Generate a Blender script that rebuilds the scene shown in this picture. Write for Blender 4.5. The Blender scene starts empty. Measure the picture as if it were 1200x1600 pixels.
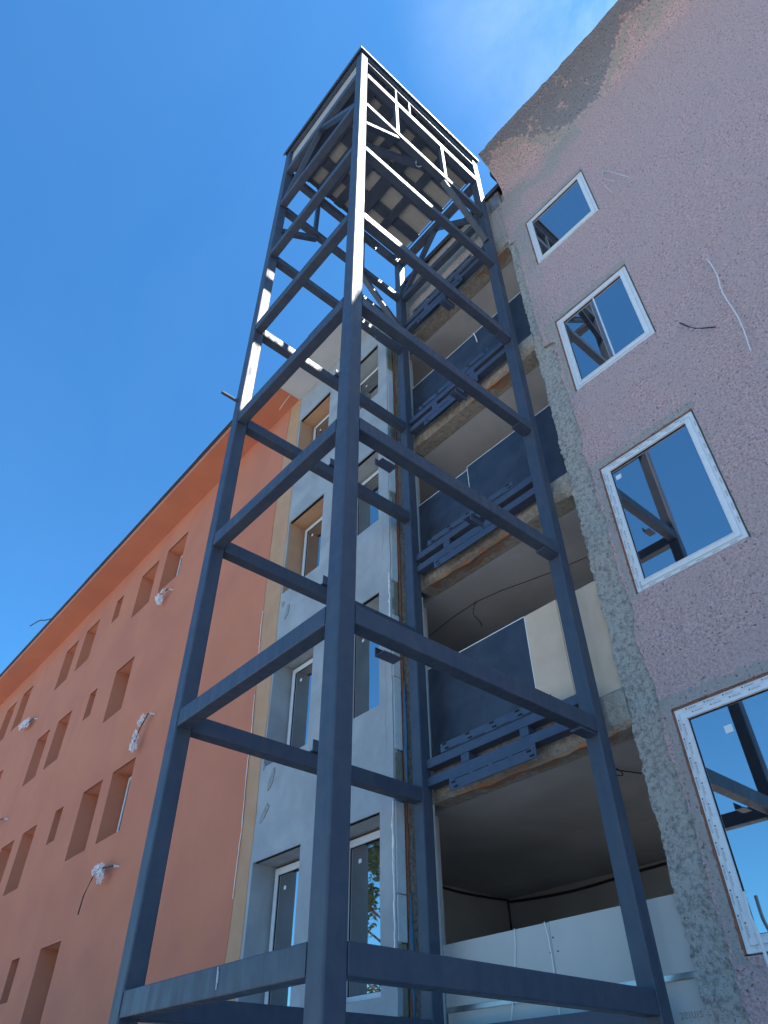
import bpy, bmesh, math, random
from mathutils import Vector, Matrix, noise
random.seed(7)
R = math.radians
scene = bpy.context.scene
C = scene.collection

# ------------------------------------------------------------------ camera
F_PX, YAW, PITCH, ROLL = 1089.2, -0.853, 0.724, -0.011
CAM = Vector((3.071, -2.278, 0.385))
fw = Vector((math.sin(YAW)*math.cos(PITCH), math.cos(YAW)*math.cos(PITCH), math.sin(PITCH)))
rt = Vector((math.cos(YAW), -math.sin(YAW), 0)); up = rt.cross(fw)
r2 = rt*math.cos(ROLL)+up*math.sin(ROLL); u2 = -rt*math.sin(ROLL)+up*math.cos(ROLL)
cd = bpy.data.cameras.new('camera'); cam = bpy.data.objects.new('camera', cd); C.objects.link(cam)
M = Matrix((r2, u2, -fw)).transposed().to_4x4(); M.translation = CAM
cam.matrix_world = M
cd.sensor_fit = 'VERTICAL'; cd.sensor_height = 24; cd.lens = 24*F_PX/1600
cd.clip_start = 0.05; cd.clip_end = 5000
scene.camera = cam

# ------------------------------------------------------------------ sun and sky
SUN = Vector((0.54, 0.35, 1.0)).normalized()
sl = bpy.data.lights.new('sun', 'SUN'); so = bpy.data.objects.new('sun', sl); C.objects.link(so)
sl.energy = 5.0; sl.angle = R(0.5); sl.color = (1.0, 0.95, 0.87)
so.location = SUN*60
so.rotation_euler = SUN.to_track_quat('Z', 'Y').to_euler()
W = bpy.data.worlds.new('World'); scene.world = W; W.use_nodes = True
nt = W.node_tree; nt.nodes.clear()
def wn(t, **k):
    n = nt.nodes.new(t)
    for a, b in k.items(): setattr(n, a, b)
    return n
sky = wn('ShaderNodeTexSky', sky_type='NISHITA', sun_disc=False)
sky.sun_elevation = math.asin(SUN.z)
sky.sun_rotation = math.atan2(SUN.x, SUN.y)
sky.air_density = 1.0; sky.dust_density = 0.6; sky.ozone_density = 2.2; sky.altitude = 200
tc = wn('ShaderNodeTexCoord')
mp = wn('ShaderNodeMapping'); mp.inputs['Scale'].default_value = (1.1, 2.0, 1.5); mp.inputs['Rotation'].default_value = (0.3, 0.2, 0.9)
n1 = wn('ShaderNodeTexNoise'); n1.inputs['Scale'].default_value = 1.9; n1.inputs['Detail'].default_value = 9; n1.inputs['Roughness'].default_value = 0.62; n1.inputs['Distortion'].default_value = 0.5
cr = wn('ShaderNodeMapRange'); cr.inputs['From Min'].default_value = 0.36; cr.inputs['From Max'].default_value = 0.85; cr.inputs['To Max'].default_value = 0.42
mx = wn('ShaderNodeMix', data_type='RGBA'); mx.inputs['B'].default_value = (9.5, 10.5, 12, 1)
bg = wn('ShaderNodeBackground'); bg.inputs['Strength'].default_value = 0.138
ow = wn('ShaderNodeOutputWorld')
L = nt.links.new
L(tc.outputs['Generated'], mp.inputs['Vector']); L(mp.outputs['Vector'], n1.inputs['Vector'])
L(n1.outputs['Fac'], cr.inputs['Value']); dp = wn('ShaderNodeVectorMath', operation='DOT_PRODUCT'); dp.inputs[1].default_value = tuple(Vector((0.25, 0.40, 1.0)).normalized())
gr = wn('ShaderNodeMapRange'); gr.inputs['From Min'].default_value = 0.90; gr.inputs['From Max'].default_value = 1.0; gr.inputs['To Min'].default_value = 0.02
ml = wn('ShaderNodeMath', operation='MULTIPLY')
L(tc.outputs['Generated'], dp.inputs[0]); L(dp.outputs['Value'], gr.inputs['Value'])
L(gr.outputs['Result'], ml.inputs[0]); L(cr.outputs['Result'], ml.inputs[1]); L(ml.outputs[0], mx.inputs['Factor'])
tint = wn('ShaderNodeMix', data_type='RGBA', blend_type='MULTIPLY'); tint.inputs['Factor'].default_value = 1; tint.inputs['B'].default_value = (0.31, 0.79, 1.08, 1)
L(sky.outputs['Color'], tint.inputs['A']); L(tint.outputs['Result'], mx.inputs['A']); L(mx.outputs['Result'], bg.inputs['Color']); L(bg.outputs['Background'], ow.inputs['Surface'])
vs = scene.view_settings
vs.view_transform = 'Standard'; vs.look = 'None'; vs.exposure = 0.95; vs.gamma = 1.0; vs.use_curve_mapping = False

# ------------------------------------------------------------------ materials
def mat(name, base, rough=0.6, var=None, scale=6.0, pits=None, bump=0.0, bscale=40.0, metal=0.0, spec=0.5, ior=1.5,
        stretch=(1, 1, 1), var2=None, rvar=0.0, attrs=(), bdetail=4.0, coat=0.0, vrange=(0.35, 0.7)):
    """var: second colour blended by noise; pits: (colour, scale, threshold) dark speckle; attrs: (attribute, colour) masks."""
    m = bpy.data.materials.new(name); m.use_nodes = True
    t = m.node_tree; N = t.nodes; K = t.links.new; b = N['Principled BSDF']
    b.inputs['Roughness'].default_value = rough; b.inputs['Metallic'].default_value = metal
    b.inputs['IOR'].default_value = ior; b.inputs['Specular IOR Level'].default_value = spec
    b.inputs['Coat Weight'].default_value = coat
    tc = N.new('ShaderNodeTexCoord'); mp = N.new('ShaderNodeMapping'); mp.inputs['Scale'].default_value = stretch
    K(tc.outputs['Object'], mp.inputs['Vector'])
    col = N.new('ShaderNodeRGB'); col.outputs[0].default_value = (*base, 1); cur = col.outputs[0]
    def mixin(cur, fac, c):
        x = N.new('ShaderNodeMix'); x.data_type = 'RGBA'; K(fac, x.inputs['Factor']); K(cur, x.inputs['A'])
        if isinstance(c, tuple): x.inputs['B'].default_value = (*c, 1)
        else: K(c, x.inputs['B'])
        return x.outputs['Result']
    if var:
        n = N.new('ShaderNodeTexNoise'); n.inputs['Scale'].default_value = scale; n.inputs['Detail'].default_value = 8; n.inputs['Roughness'].default_value = 0.65
        K(mp.outputs['Vector'], n.inputs['Vector'])
        r = N.new('ShaderNodeMapRange'); r.inputs['From Min'].default_value, r.inputs['From Max'].default_value = vrange
        K(n.outputs['Fac'], r.inputs['Value']); cur = mixin(cur, r.outputs['Result'], var)
    if var2:
        n = N.new('ShaderNodeTexNoise'); n.inputs['Scale'].default_value = var2[1]; n.inputs['Detail'].default_value = 5; n.inputs['Roughness'].default_value = 0.55; n.inputs['Distortion'].default_value = 0.6
        K(tc.outputs['Object'], n.inputs['Vector'])
        r = N.new('ShaderNodeMapRange'); r.inputs['From Min'].default_value = 0.42; r.inputs['From Max'].default_value = 0.68; r.inputs['To Max'].default_value = var2[2]
        K(n.outputs['Fac'], r.inputs['Value']); cur = mixin(cur, r.outputs['Result'], var2[0])
    if rvar:
        n = N.new('ShaderNodeTexNoise'); n.inputs['Scale'].default_value = 5; n.inputs['Detail'].default_value = 7
        K(mp.outputs['Vector'], n.inputs['Vector'])
        r = N.new('ShaderNodeMapRange'); r.inputs['From Min'].default_value = 0.3; r.inputs['From Max'].default_value = 0.7; r.inputs['To Min'].default_value = rough-rvar; r.inputs['To Max'].default_value = rough+rvar
        K(n.outputs['Fac'], r.inputs['Value']); K(r.outputs['Result'], b.inputs['Roughness'])
    for a, c in attrs:
        an = N.new('ShaderNodeAttribute'); an.attribute_name = a
        nn = N.new('ShaderNodeTexNoise'); nn.inputs['Scale'].default_value = 18; nn.inputs['Detail'].default_value = 6
        K(mp.outputs['Vector'], nn.inputs['Vector'])
        ad = N.new('ShaderNodeMath'); ad.operation = 'ADD'; K(an.outputs['Fac'], ad.inputs[0])
        sb = N.new('ShaderNodeMapRange'); sb.inputs['From Min'].default_value = 0.3; sb.inputs['From Max'].default_value = 0.7; sb.inputs['To Min'].default_value = -0.28; sb.inputs['To Max'].default_value = 0.28
        K(nn.outputs['Fac'], sb.inputs['Value']); K(sb.outputs['Result'], ad.inputs[1])
        r = N.new('ShaderNodeMapRange'); r.inputs['From Min'].default_value = 0.38; r.inputs['From Max'].default_value = 0.62
        K(ad.outputs[0], r.inputs['Value']); cur = mixin(cur, r.outputs['Result'], c)
    if pits:
        pc, ps, th = pits
        n = N.new('ShaderNodeTexNoise'); n.inputs['Scale'].default_value = ps; n.inputs['Detail'].default_value = 3; n.inputs['Roughness'].default_value = 0.6
        K(mp.outputs['Vector'], n.inputs['Vector'])
        r = N.new('ShaderNodeMapRange'); r.inputs['From Min'].default_value = th; r.inputs['From Max'].default_value = th+0.1; r.inputs['To Max'].default_value = 0.85
        K(n.outputs['Fac'], r.inputs['Value']); cur = mixin(cur, r.outputs['Result'], pc)
    K(cur, b.inputs['Base Color'])
    if bump:
        n = N.new('ShaderNodeTexNoise'); n.inputs['Scale'].default_value = bscale; n.inputs['Detail'].default_value = bdetail; n.inputs['Roughness'].default_value = 0.6
        K(mp.outputs['Vector'], n.inputs['Vector'])
        bp = N.new('ShaderNodeBump'); bp.inputs['Strength'].default_value = 1.0; bp.inputs['Distance'].default_value = bump
        K(n.outputs['Fac'], bp.inputs['Height']); K(bp.outputs['Normal'], b.inputs['Normal'])
    return m

STEEL = mat('painted_steel', (0.032, 0.047, 0.076), 0.52, rvar=.12, var2=((0.075, 0.085, 0.105), 7, .35), var=(0.044, 0.058, 0.088), scale=3.0, stretch=(3, 3, 0.6), bump=0.0006, bscale=60, spec=0.5)
STEEL2 = mat('painted_steel_plate', (0.040, 0.057, 0.096), 0.45, var=(0.060, 0.076, 0.115), scale=9, bump=0.0006, bscale=60)
HOLE = mat('slot_dark', (0.006, 0.007, 0.010), 0.9)
ORANGE = mat('orange_render', (0.53, 0.190, 0.108), 0.92, var2=((0.44, 0.150, 0.092), .55, .7), var=(0.49, 0.170, 0.090), scale=1.1, bump=0.0022, bscale=170, bdetail=2)
GREYP = mat('grey_base_coat', (0.36, 0.385, 0.40), 0.92, var2=((0.245, 0.265, 0.28), 1.6, .75), var=(0.27, 0.30, 0.32), scale=2.2, bump=0.002, bscale=22, stretch=(1, 1, 0.7))
PATCH = mat('dark_patch', (0.20, 0.215, 0.22), 0.95, var=(0.29, 0.31, 0.325), scale=9)
TAN = mat('tan_primer', (0.47, 0.285, 0.165), 0.92, var=(0.42, 0.235, 0.135), scale=2.6, bump=0.0015, bscale=60)
SOFF = mat('raw_soffit', (0.50, 0.50, 0.50), 0.92, var=(0.44, 0.44, 0.44), scale=2, bump=0.001, bscale=30)
PINK = mat('pink_roughcast', (0.82, 0.575, 0.565), 0.95, var2=((0.66, 0.49, 0.48), 1.6, .8), var=(0.50, 0.34, 0.33), scale=42, pits=((0.08, 0.06, 0.065), 36, 0.59),
           bump=0.09, bscale=30, bdetail=8, vrange=(.42, .62), attrs=(('bare', (0.52, 0.46, 0.43)), ('stain_shade', (0.31, 0.31, 0.34))))
CONC = mat('chipped_concrete', (0.50, 0.48, 0.44), 0.95, var=(0.24, 0.23, 0.21), scale=24, pits=((0.05, 0.05, 0.05), 60, 0.60), bump=0.05, bscale=38, bdetail=12, vrange=(0.45, 0.66))
SLABM = mat('slab_edge_concrete', (0.42, 0.38, 0.32), 0.95, var=(0.22, 0.20, 0.17), scale=16, pits=((0.05, 0.045, 0.04), 60, 0.6), bump=0.02, bscale=45, bdetail=6)
RUST = mat('orange_brick_edge', (0.42, 0.19, 0.09), 0.95, var=(0.25, 0.22, 0.18), scale=13, bump=0.02, bscale=40, vrange=(.44, .54))
CEIL = mat('ceiling_plaster', (0.47, 0.475, 0.48), 0.93, var2=((0.30, 0.30, 0.31), .8, .7), var=(0.42, 0.425, 0.43), scale=1.7, bump=0.001, bscale=12)
INNER = mat('inner_wall', (0.42, 0.425, 0.43), 0.93, var=(0.34, 0.345, 0.35), scale=1.5)
PVC = mat('white_pvc', (0.66, 0.69, 0.71), 0.4, var=(0.57, 0.60, 0.63), scale=14, stretch=(1, 1, 1))
GLASS = mat('window_pane', (0.018, 0.022, 0.028), 0.015, spec=0.5, ior=5.5, bump=0.0002, bscale=1.3, bdetail=1)
PRINT = mat('film_print', (0.13, 0.15, 0.19), 0.6)
FOAM = mat('mounting_foam', (0.30, 0.115, 0.06), 0.9, var=(0.13, 0.07, 0.055), scale=30, bump=0.012, bscale=60)
BFOAM = mat('blue_foam', (0.06, 0.17, 0.30), 0.85, bump=0.01, bscale=40)
EPS = mat('polystyrene', (0.44, 0.50, 0.53), 0.9, var=(0.36, 0.41, 0.43), scale=9, bump=0.004, bscale=40)
WOOL = mat('weathered_block', (0.20, 0.20, 0.155), 0.95, var=(0.125, 0.13, 0.11), scale=18, bump=0.01, bscale=50)
BOARD = mat('plasterboard', (0.50, 0.485, 0.455), 0.9, var=(0.46, 0.445, 0.42), scale=2.5)
BOARDT = mat('tan_board', (0.62, 0.49, 0.37), 0.9, var=(0.53, 0.41, 0.31), scale=3.5)
DARKB = mat('dark_membrane_board', (0.022, 0.030, 0.048), 0.5, var2=((0.055, 0.066, 0.09), 3.2, .6), var=(0.032, 0.040, 0.060), scale=5, bump=0.002, bscale=9)
WHITE = mat('white_edge', (0.78, 0.78, 0.76), 0.7)
GALV = mat('galvanised_steel', (0.50, 0.53, 0.55), 0.35, metal=0.85, var=(0.38, 0.41, 0.43), scale=14)
DECK = mat('pale_roof_deck', (0.36, 0.34, 0.31), 0.85, var=(0.29, 0.275, 0.25), scale=4)
GUTTER = mat('dark_gutter', (0.05, 0.05, 0.06), 0.5)
CABLE = mat('black_cable', (0.02, 0.02, 0.022), 0.6)
WCABLE = mat('pale_cable', (0.60, 0.60, 0.60), 0.6)
PLASTIC = mat('wrinkled_clear_film', (0.80, 0.80, 0.82), 0.5, bump=0.01, bscale=30)
PLASTIC.node_tree.nodes['Principled BSDF'].inputs['Alpha'].default_value = 0.45
GROUND = mat('dusty_concrete_ground', (0.50, 0.47, 0.43), 0.95, var=(0.40, 0.375, 0.34), scale=0.6, bump=0.01, bscale=8)
LEAF = mat('leaf_green', (0.055, 0.105, 0.025), 0.55, var=(0.095, 0.15, 0.035), scale=0.9)
BARK = mat('bark', (0.12, 0.09, 0.07), 0.95, bump=0.02, bscale=14)
STICK = mat('pale_sticker', (0.62, 0.68, 0.70), 0.6)
RED = mat('red_seal', (0.45, 0.05, 0.04), 0.6)

# ------------------------------------------------------------------ mesh helpers
class MB:
    def __init__(s): s.bm = bmesh.new()
    def box(s, x0, x1, y0, y1, z0, z1, bevel=0.0, seg=2):
        r = bmesh.ops.create_cube(s.bm, size=1)
        vs_ = r['verts']
        for v in vs_:
            v.co = Vector((x0+(v.co.x+.5)*(x1-x0), y0+(v.co.y+.5)*(y1-y0), z0+(v.co.z+.5)*(z1-z0)))
        if bevel:
            es = list({e for v in vs_ for e in v.link_edges})
            bmesh.ops.bevel(s.bm, geom=es, offset=bevel, segments=seg, affect='EDGES', profile=0.5)
        return s
    def bar(s, p, q, w, h, upv=(0, 0, 1), bevel=0.0):
        p, q = Vector(p), Vector(q); d = (q-p); l = d.length; d.normalize()
        u = Vector(upv); sd = d.cross(u)
        if sd.length < 1e-4: sd = d.cross(Vector((0, 1, 0)))
        sd.normalize(); u = sd.cross(d)
        r = bmesh.ops.create_cube(s.bm, size=1)
        for v in r['verts']:
            c = v.co.copy(); v.co = p+d*((c.x+.5)*l)+sd*(c.y*w)+u*(c.z*h)
        if bevel:
            es = list({e for v in r['verts'] for e in v.link_edges})
            bmesh.ops.bevel(s.bm, geom=es, offset=bevel, segments=2, affect='EDGES', profile=0.5)
        return s
    def tube(s, pts, r, n=6):
        pts = [Vector(p) for p in pts]; rings = []
        for i, p in enumerate(pts):
            d = (pts[min(i+1, len(pts)-1)]-pts[max(i-1, 0)]).normalized()
            a = d.orthogonal().normalized(); b = d.cross(a)
            rr = r(i/(len(pts)-1)) if callable(r) else r
            rings.append([s.bm.verts.new(p+(a*math.cos(t)+b*math.sin(t))*rr) for t in [2*math.pi*k/n for k in range(n)]])
        for A, B in zip(rings, rings[1:]):
            # align rings
            k0 = min(range(n), key=lambda k: (A[0].co-B[k].co).length)
            for k in range(n):
                s.bm.faces.new((A[k], A[(k+1) % n], B[(k+1+k0) % n], B[(k+k0) % n]))
        s.bm.faces.new(rings[0]); s.bm.faces.new(rings[-1])
        return s
    def quad(s, *ps):
        s.bm.faces.new([s.bm.verts.new(Vector(p)) for p in ps]); return s
    def prism(s, poly, y0, y1):
        """poly: (x,z) outline, extruded between y0 and y1"""
        a = [s.bm.verts.new((x, y0, z)) for x, z in poly]; b = [s.bm.verts.new((x, y1, z)) for x, z in poly]
        n = len(poly); s.bm.faces.new(a); s.bm.faces.new(b[::-1])
        for i in range(n): s.bm.faces.new((a[i], b[i], b[(i+1) % n], a[(i+1) % n]))
        return s
    def build(s, name, m, parent=None, smooth=False):
        bmesh.ops.recalc_face_normals(s.bm, faces=s.bm.faces)
        me = bpy.data.meshes.new(name)
        org = Vector((0, 0, 0)); q = parent
        while q: org += q.location; q = q.parent
        if parent is None:
            xs = [v.co for v in s.bm.verts]
            mn = Vector((min(c.x for c in xs), min(c.y for c in xs), min(c.z for c in xs))); mxx = Vector((max(c.x for c in xs), max(c.y for c in xs), max(c.z for c in xs)))
            org = Vector(((mn.x+mxx.x)/2, (mn.y+mxx.y)/2, mn.z))
        bmesh.ops.translate(s.bm, vec=-org, verts=s.bm.verts)
        s.bm.to_mesh(me); s.bm.free(); me.materials.append(m)
        if smooth: me.polygons.foreach_set('use_smooth', [True]*len(me.polygons))
        o = bpy.data.objects.new(name, me); C.objects.link(o)
        if parent: o.parent = parent
        else: o.location = org
        return o
def tag(o, label=None, cat=None, group=None, kind=None):
    if label: o['label'] = label
    if cat: o['category'] = cat
    if group: o['group'] = group
    if kind: o['kind'] = kind
    return o
def thing(name, label, cat, loc, group=None):
    o = bpy.data.objects.new(name, None); C.objects.link(o); o.location = loc; o.empty_display_size = 0.3
    return tag(o, label, cat, group)
def nz(x, y=0.0, z=0.0): return noise.noise(Vector((x, y, z)))
def fb(x, y=0.0, z=0.0, o=4): return noise.fractal(Vector((x, y, z)), 1.0, 2.0, o)

def span(a, b, step, extra):
    n = max(1, int(round((b-a)/step))); v = [a+(b-a)*i/n for i in range(n+1)]
    v = [x for x in v if all(abs(x-e) > step*0.4 for e in extra if a < e < b)]+[e for e in extra if a <= e <= b]
    return sorted(set(round(x, 5) for x in v+[a, b]))
def sheet(name, m, parent, x0, x1, z0, z1, y, openings=(), step=0.5, disp=None, left=None, right=None, thick=0.0, attrs=None):
    """front wall sheet facing -Y as a grid with openings; ragged left/right boundaries; edges turned back by thick"""
    xs = span(x0, x1, step, [v for o in openings for v in (o[0], o[1])])
    zs = span(z0, z1, step, [v for o in openings for v in (o[2], o[3])])
    bm = bmesh.new(); V = {}
    def vert(i, j):
        if (i, j) not in V:
            x, z = xs[i], zs[j]
            if left and i == 0: x = left(z)
            if right and i == len(xs)-1: x = right(z)
            yy = y+(disp(x, z) if disp else 0)
            V[i, j] = bm.verts.new((x, yy, z))
        return V[i, j]
    for i in range(len(xs)-1):
        for j in range(len(zs)-1):
            cx, cz = (xs[i]+xs[i+1])/2, (zs[j]+zs[j+1])/2
            if any(o[0] < cx < o[1] and o[2] < cz < o[3] for o in openings): continue
            bm.faces.new((vert(i, j), vert(i+1, j), vert(i+1, j+1), vert(i, j+1)))
    if thick:
        be = [e for e in bm.edges if len(e.link_faces) == 1]
        for e in be: e.smooth = False
        r = bmesh.ops.extrude_edge_only(bm, edges=be)
        for v in [g for g in r['geom'] if isinstance(g, bmesh.types.BMVert)]: v.co.y = y+thick
    for f in bm.faces: f.smooth = True
    mb = MB.__new__(MB); mb.bm = bm
    wa = None
    if attrs:
        wa = {k: [fn(v.co.x, v.co.z, v.co.y) for v in bm.verts] for k, fn in attrs.items()}
    o = mb.build(name, m, parent)
    if wa:
        for k, vals in wa.items():
            a = o.data.attributes.new(k, 'FLOAT', 'POINT'); a.data.foreach_set('value', vals)
    return o
def core(mb, x0, x1, z0, z1, y0, y1, openings):
    """solid wall behind a sheet as butted boxes that leave the openings free"""
    zs = sorted(set([z0, z1]+[v for o in openings for v in (o[2], o[3]) if z0 < v < z1]))
    for a, b in zip(zs, zs[1:]):
        cz = (a+b)/2; cut = sorted([(o[0], o[1]) for o in openings if o[2] < cz < o[3]])
        x = x0
        for c in cut:
            if c[0] > x: mb.box(x, c[0], y0, y1, a, b)
            x = max(x, c[1])
        if x < x1: mb.box(x, x1, y0, y1, a, b)

_print = {}
def text_bm(bm, s, size, T, key=None):
    if s not in _print:
        cu = bpy.data.curves.new('t', 'FONT'); cu.body = s; cu.size = 1.0; cu.resolution_u = 2; cu.extrude = 0.0
        ob = bpy.data.objects.new('t', cu); C.objects.link(ob)
        dg = bpy.context.evaluated_depsgraph_get(); me = bpy.data.meshes.new_from_object(ob.evaluated_get(dg))
        _print[s] = ([v.co.copy() for v in me.vertices], [tuple(p.vertices) for p in me.polygons])
        bpy.data.objects.remove(ob); bpy.data.curves.remove(cu); bpy.data.meshes.remove(me)
    vv, ff = _print[s]
    nv = [bm.verts.new(T @ (v*size)) for v in vv]
    for f in ff:
        try: bm.faces.new([nv[i] for i in f])
        except ValueError: pass

def window(parent, x0, x1, z0, z1, y, fwid=0.065, label=None, sticker=None, mullion=None, printed=0, bar=None):
    """pvc window whose outer face lies at y; frame part with pane (and film print, sticker) as sub-parts"""
    mb = MB(); t = fwid; d = 0.07
    for (a, b, c, e) in ((x0, x0+t, z0, z1), (x1-t, x1, z0, z1)): mb.box(a, b, y, y+d, c, e, 0.004, 1)
    for (c, e) in ((z0, z0+t), (z1-t, z1)): mb.box(x0+t, x1-t, y+.001, y+d-.001, c, e, 0.004, 1)
    i0, i1, k0, k1 = x0+t*.55, x1-t*.55, z0+t*.55, z1-t*.55; g = t*.75
    for (a, b, c, e) in ((i0, i0+g, k0, k1), (i1-g, i1, k0, k1)): mb.box(a, b, y-.012, y+.03, c, e, 0.004, 1)
    for (c, e) in ((k0, k0+g), (k1-g, k1)): mb.box(i0+g, i1-g, y-.011, y+.029, c, e, 0.004, 1)
    if mullion is not None: mb.box(mullion-.008, mullion+.008, y-.004, y+.05, k0+g, k1-g, 0.004, 1)
    if printed or fwid > .07:
        for o_, w2, pr in ((.002, .007, .004), (t*.42, .006, .004)):
            a0, a1, b0, b1 = x0+o_, x1-o_, z0+o_, z1-o_
            mb.box(a0, a0+w2, y-pr, y-.0005, b0, b1); mb.box(a1-w2, a1, y-pr, y-.0005, b0, b1)
            mb.box(a0+w2, a1-w2, y-pr, y-.0006, b0, b0+w2); mb.box(a0+w2, a1-w2, y-pr, y-.0006, b1-w2, b1)
        o_ = t*.55+g-.010; a0, a1, b0, b1 = x0+o_, x1-o_, z0+o_, z1-o_
        mb.box(a0, a0+.008, y-.018, y-.0125, b0, b1); mb.box(a1-.008, a1, y-.018, y-.0125, b0, b1)
        mb.box(a0+.008, a1-.008, y-.018, y-.0115, b0, b0+.008); mb.box(a0+.008, a1-.008, y-.018, y-.0115, b1-.008, b1)
    f = mb.build('window', PVC, parent); tag(f, label)
    p = MB(); p.box(i0+g-.004, i1-g+.004, y+.012, y+.024, k0+g-.004, k1-g+.004)
    pn = p.build('pane', GLASS, f)
    # glazing bead: a thin dark gasket line
    gk = MB(); gg = .006; a0, a1, b0, b1 = i0+g, i1-g, k0+g, k1-g
    gk.box(a0, a0+gg, y+.004, y+.0115, b0, b1); gk.box(a1-gg, a1, y+.004, y+.0115, b0, b1)
    gk.box(a0+gg, a1-gg, y+.004, y+.0115, b0, b0+gg); gk.box(a0+gg, a1-gg, y+.004, y+.0115, b1-gg, b1)
    gk.build('gasket', HOLE, f)
    if sticker:
        st = MB(); sx, sz, ss = sticker; st.box(sx, sx+ss, y+.0085, y+.0115, sz, sz+ss*.95); st.build('sticker', STICK, f)
    if printed:
        bm = bmesh.new(); sz = .019
        Ty = Matrix.Rotation(R(90), 4, 'X')
        z = z1-.10; k = 0
        while z > z0+.1:
            text_bm(bm, 'GEALAN', sz, Matrix.Translation((x0+.010, y-.0015, z)) @ Ty @ Matrix.Rotation(R(-90), 4, 'Z'))
            bmesh.ops.create_circle(bm, cap_ends=True, segments=10, radius=.007, matrix=Matrix.Translation((x0+.016, y-.0015, z+.014)) @ Ty)
            text_bm(bm, 'GEALAN', sz, Matrix.Translation((i0+.008, y-.0135, z-.05)) @ Ty @ Matrix.Rotation(R(-90), 4, 'Z'))
            bmesh.ops.create_circle(bm, cap_ends=True, segments=10, radius=.007, matrix=Matrix.Translation((i0+.014, y-.0135, z-.036)) @ Ty)
            z -= .155
        x = x0+.12
        while x < x1-.1:
            for yy, zz, dx in ((y-.0015, z1-.026, 0), (y-.0135, k1-.026, .05)):
                text_bm(bm, 'GEALAN', sz, Matrix.Translation((x+dx, yy, zz)) @ Ty)
                bmesh.ops.create_circle(bm, cap_ends=True, segments=10, radius=.007, matrix=Matrix.Translation((x+dx-.014, yy, zz+.008)) @ Ty)
            if printed > 1:
                text_bm(bm, 'GEALAN', sz, Matrix.Translation((x, y-.0015, z0+.012)) @ Ty)
            x += .16
        if printed > 1:
            z = z1-.14
            while z > z0+.1:
                text_bm(bm, 'GEALAN', sz, Matrix.Translation((x1-.022, y-.0015, z)) @ Ty @ Matrix.Rotation(R(-90), 4, 'Z')); z -= .155
        q = MB.__new__(MB); q.bm = bm; q.build('film_print', PRINT, f)
    return f

GZ = -1.15      # ground level
# ------------------------------------------------------------------ ground
g = MB(); g.quad((-400, -400, GZ), (400, -400, GZ), (400, 400, GZ), (-400, 400, GZ))
tag(g.build('ground', GROUND), kind='structure')

# ------------------------------------------------------------------ old building with the open bay
YF = 3.026
ob_ = thing('apartment_building', 'apartment block with rough pink render, stained cornice and open bay behind the tower', 'building', (0, YF, GZ))
XL, XR = .569, 1.655
PW = [(XL, XR, 1.222, 2.918), (XL, XR, 4.10, 5.718), (XL, XR, 7.07, 8.525), (XL, XR, 10.06, 11.34)]
XR4 = 2.45
PW[0] = (XL, XR4, 1.222, 2.925)
PO = [(a-.018, b+.018, c-.012, d+.020) for a, b, c, d in PW]
XE = 16.0; ZW = 12.60
def disp(x, z): return 0.011*fb(x*7, 1.3, z*7, 3)+0.006*nz(x*34, 5, z*34)
def bare(x, z, y):
    v = 0.0
    if z > 12.2: v = .3*min(1, (z-12.2)*3)*(1+nz(x*1.7, 0, 8))
    for a, b, c, d in PW:
        dx = max(a-x, 0, x-b); dz = max(c-z, 0, z-d); t = 0
        if z > d-.02 and x > a-.15 and x < b+.03: t = 1-abs((z-d)-.05)/.13
        if x < a+.01 and c-.05 < z < d+.12: t = max(t, 1-abs(a-x-.03)/.11)
        if x > b and c < z < d+.1: t = max(t, 0.7-(x-b)/.09)
        v = max(v, min(1, max(0, t*1.2)))
    if z > 11.55 and x < 1.9: v = max(v, min(1, (z-11.5)*1.2)*(0.62+.5*nz(x*2, 0, z*3)))
    if x < .62 and z > 8.2: v = max(v, .45+.35*nz(x*3, 3, z*2))
    v = max(v, .62*max(0, nz(x*1.5+4, 9, z*1.1)))
    return v
def leftedge(z): return .455+.045*fb(z*2.1, 7, 0, 4)+.026*fb(z*16, 1, 0, 3) if z < 8.2 else .30+.05*fb(z*2.1, 7, 0, 4)+.015*nz(z*23, 1) if z < 11.2 else .19
sheet('rendered_wall', PINK, ob_, .455, 5.6, GZ, ZW, YF, PO, 0.045, disp, left=leftedge, thick=.05,
      attrs={'bare': bare, 'stain_shade': lambda x, z, y: 0.0})
sheet('rendered_wall', PINK, ob_, 5.6, XE, GZ, ZW, YF, (), 0.4, lambda x, z: (disp(x, z) if x < 5.65 else 0), thick=.05,
      attrs={'bare': bare, 'stain_shade': lambda x, z, y: 0.0})
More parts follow.
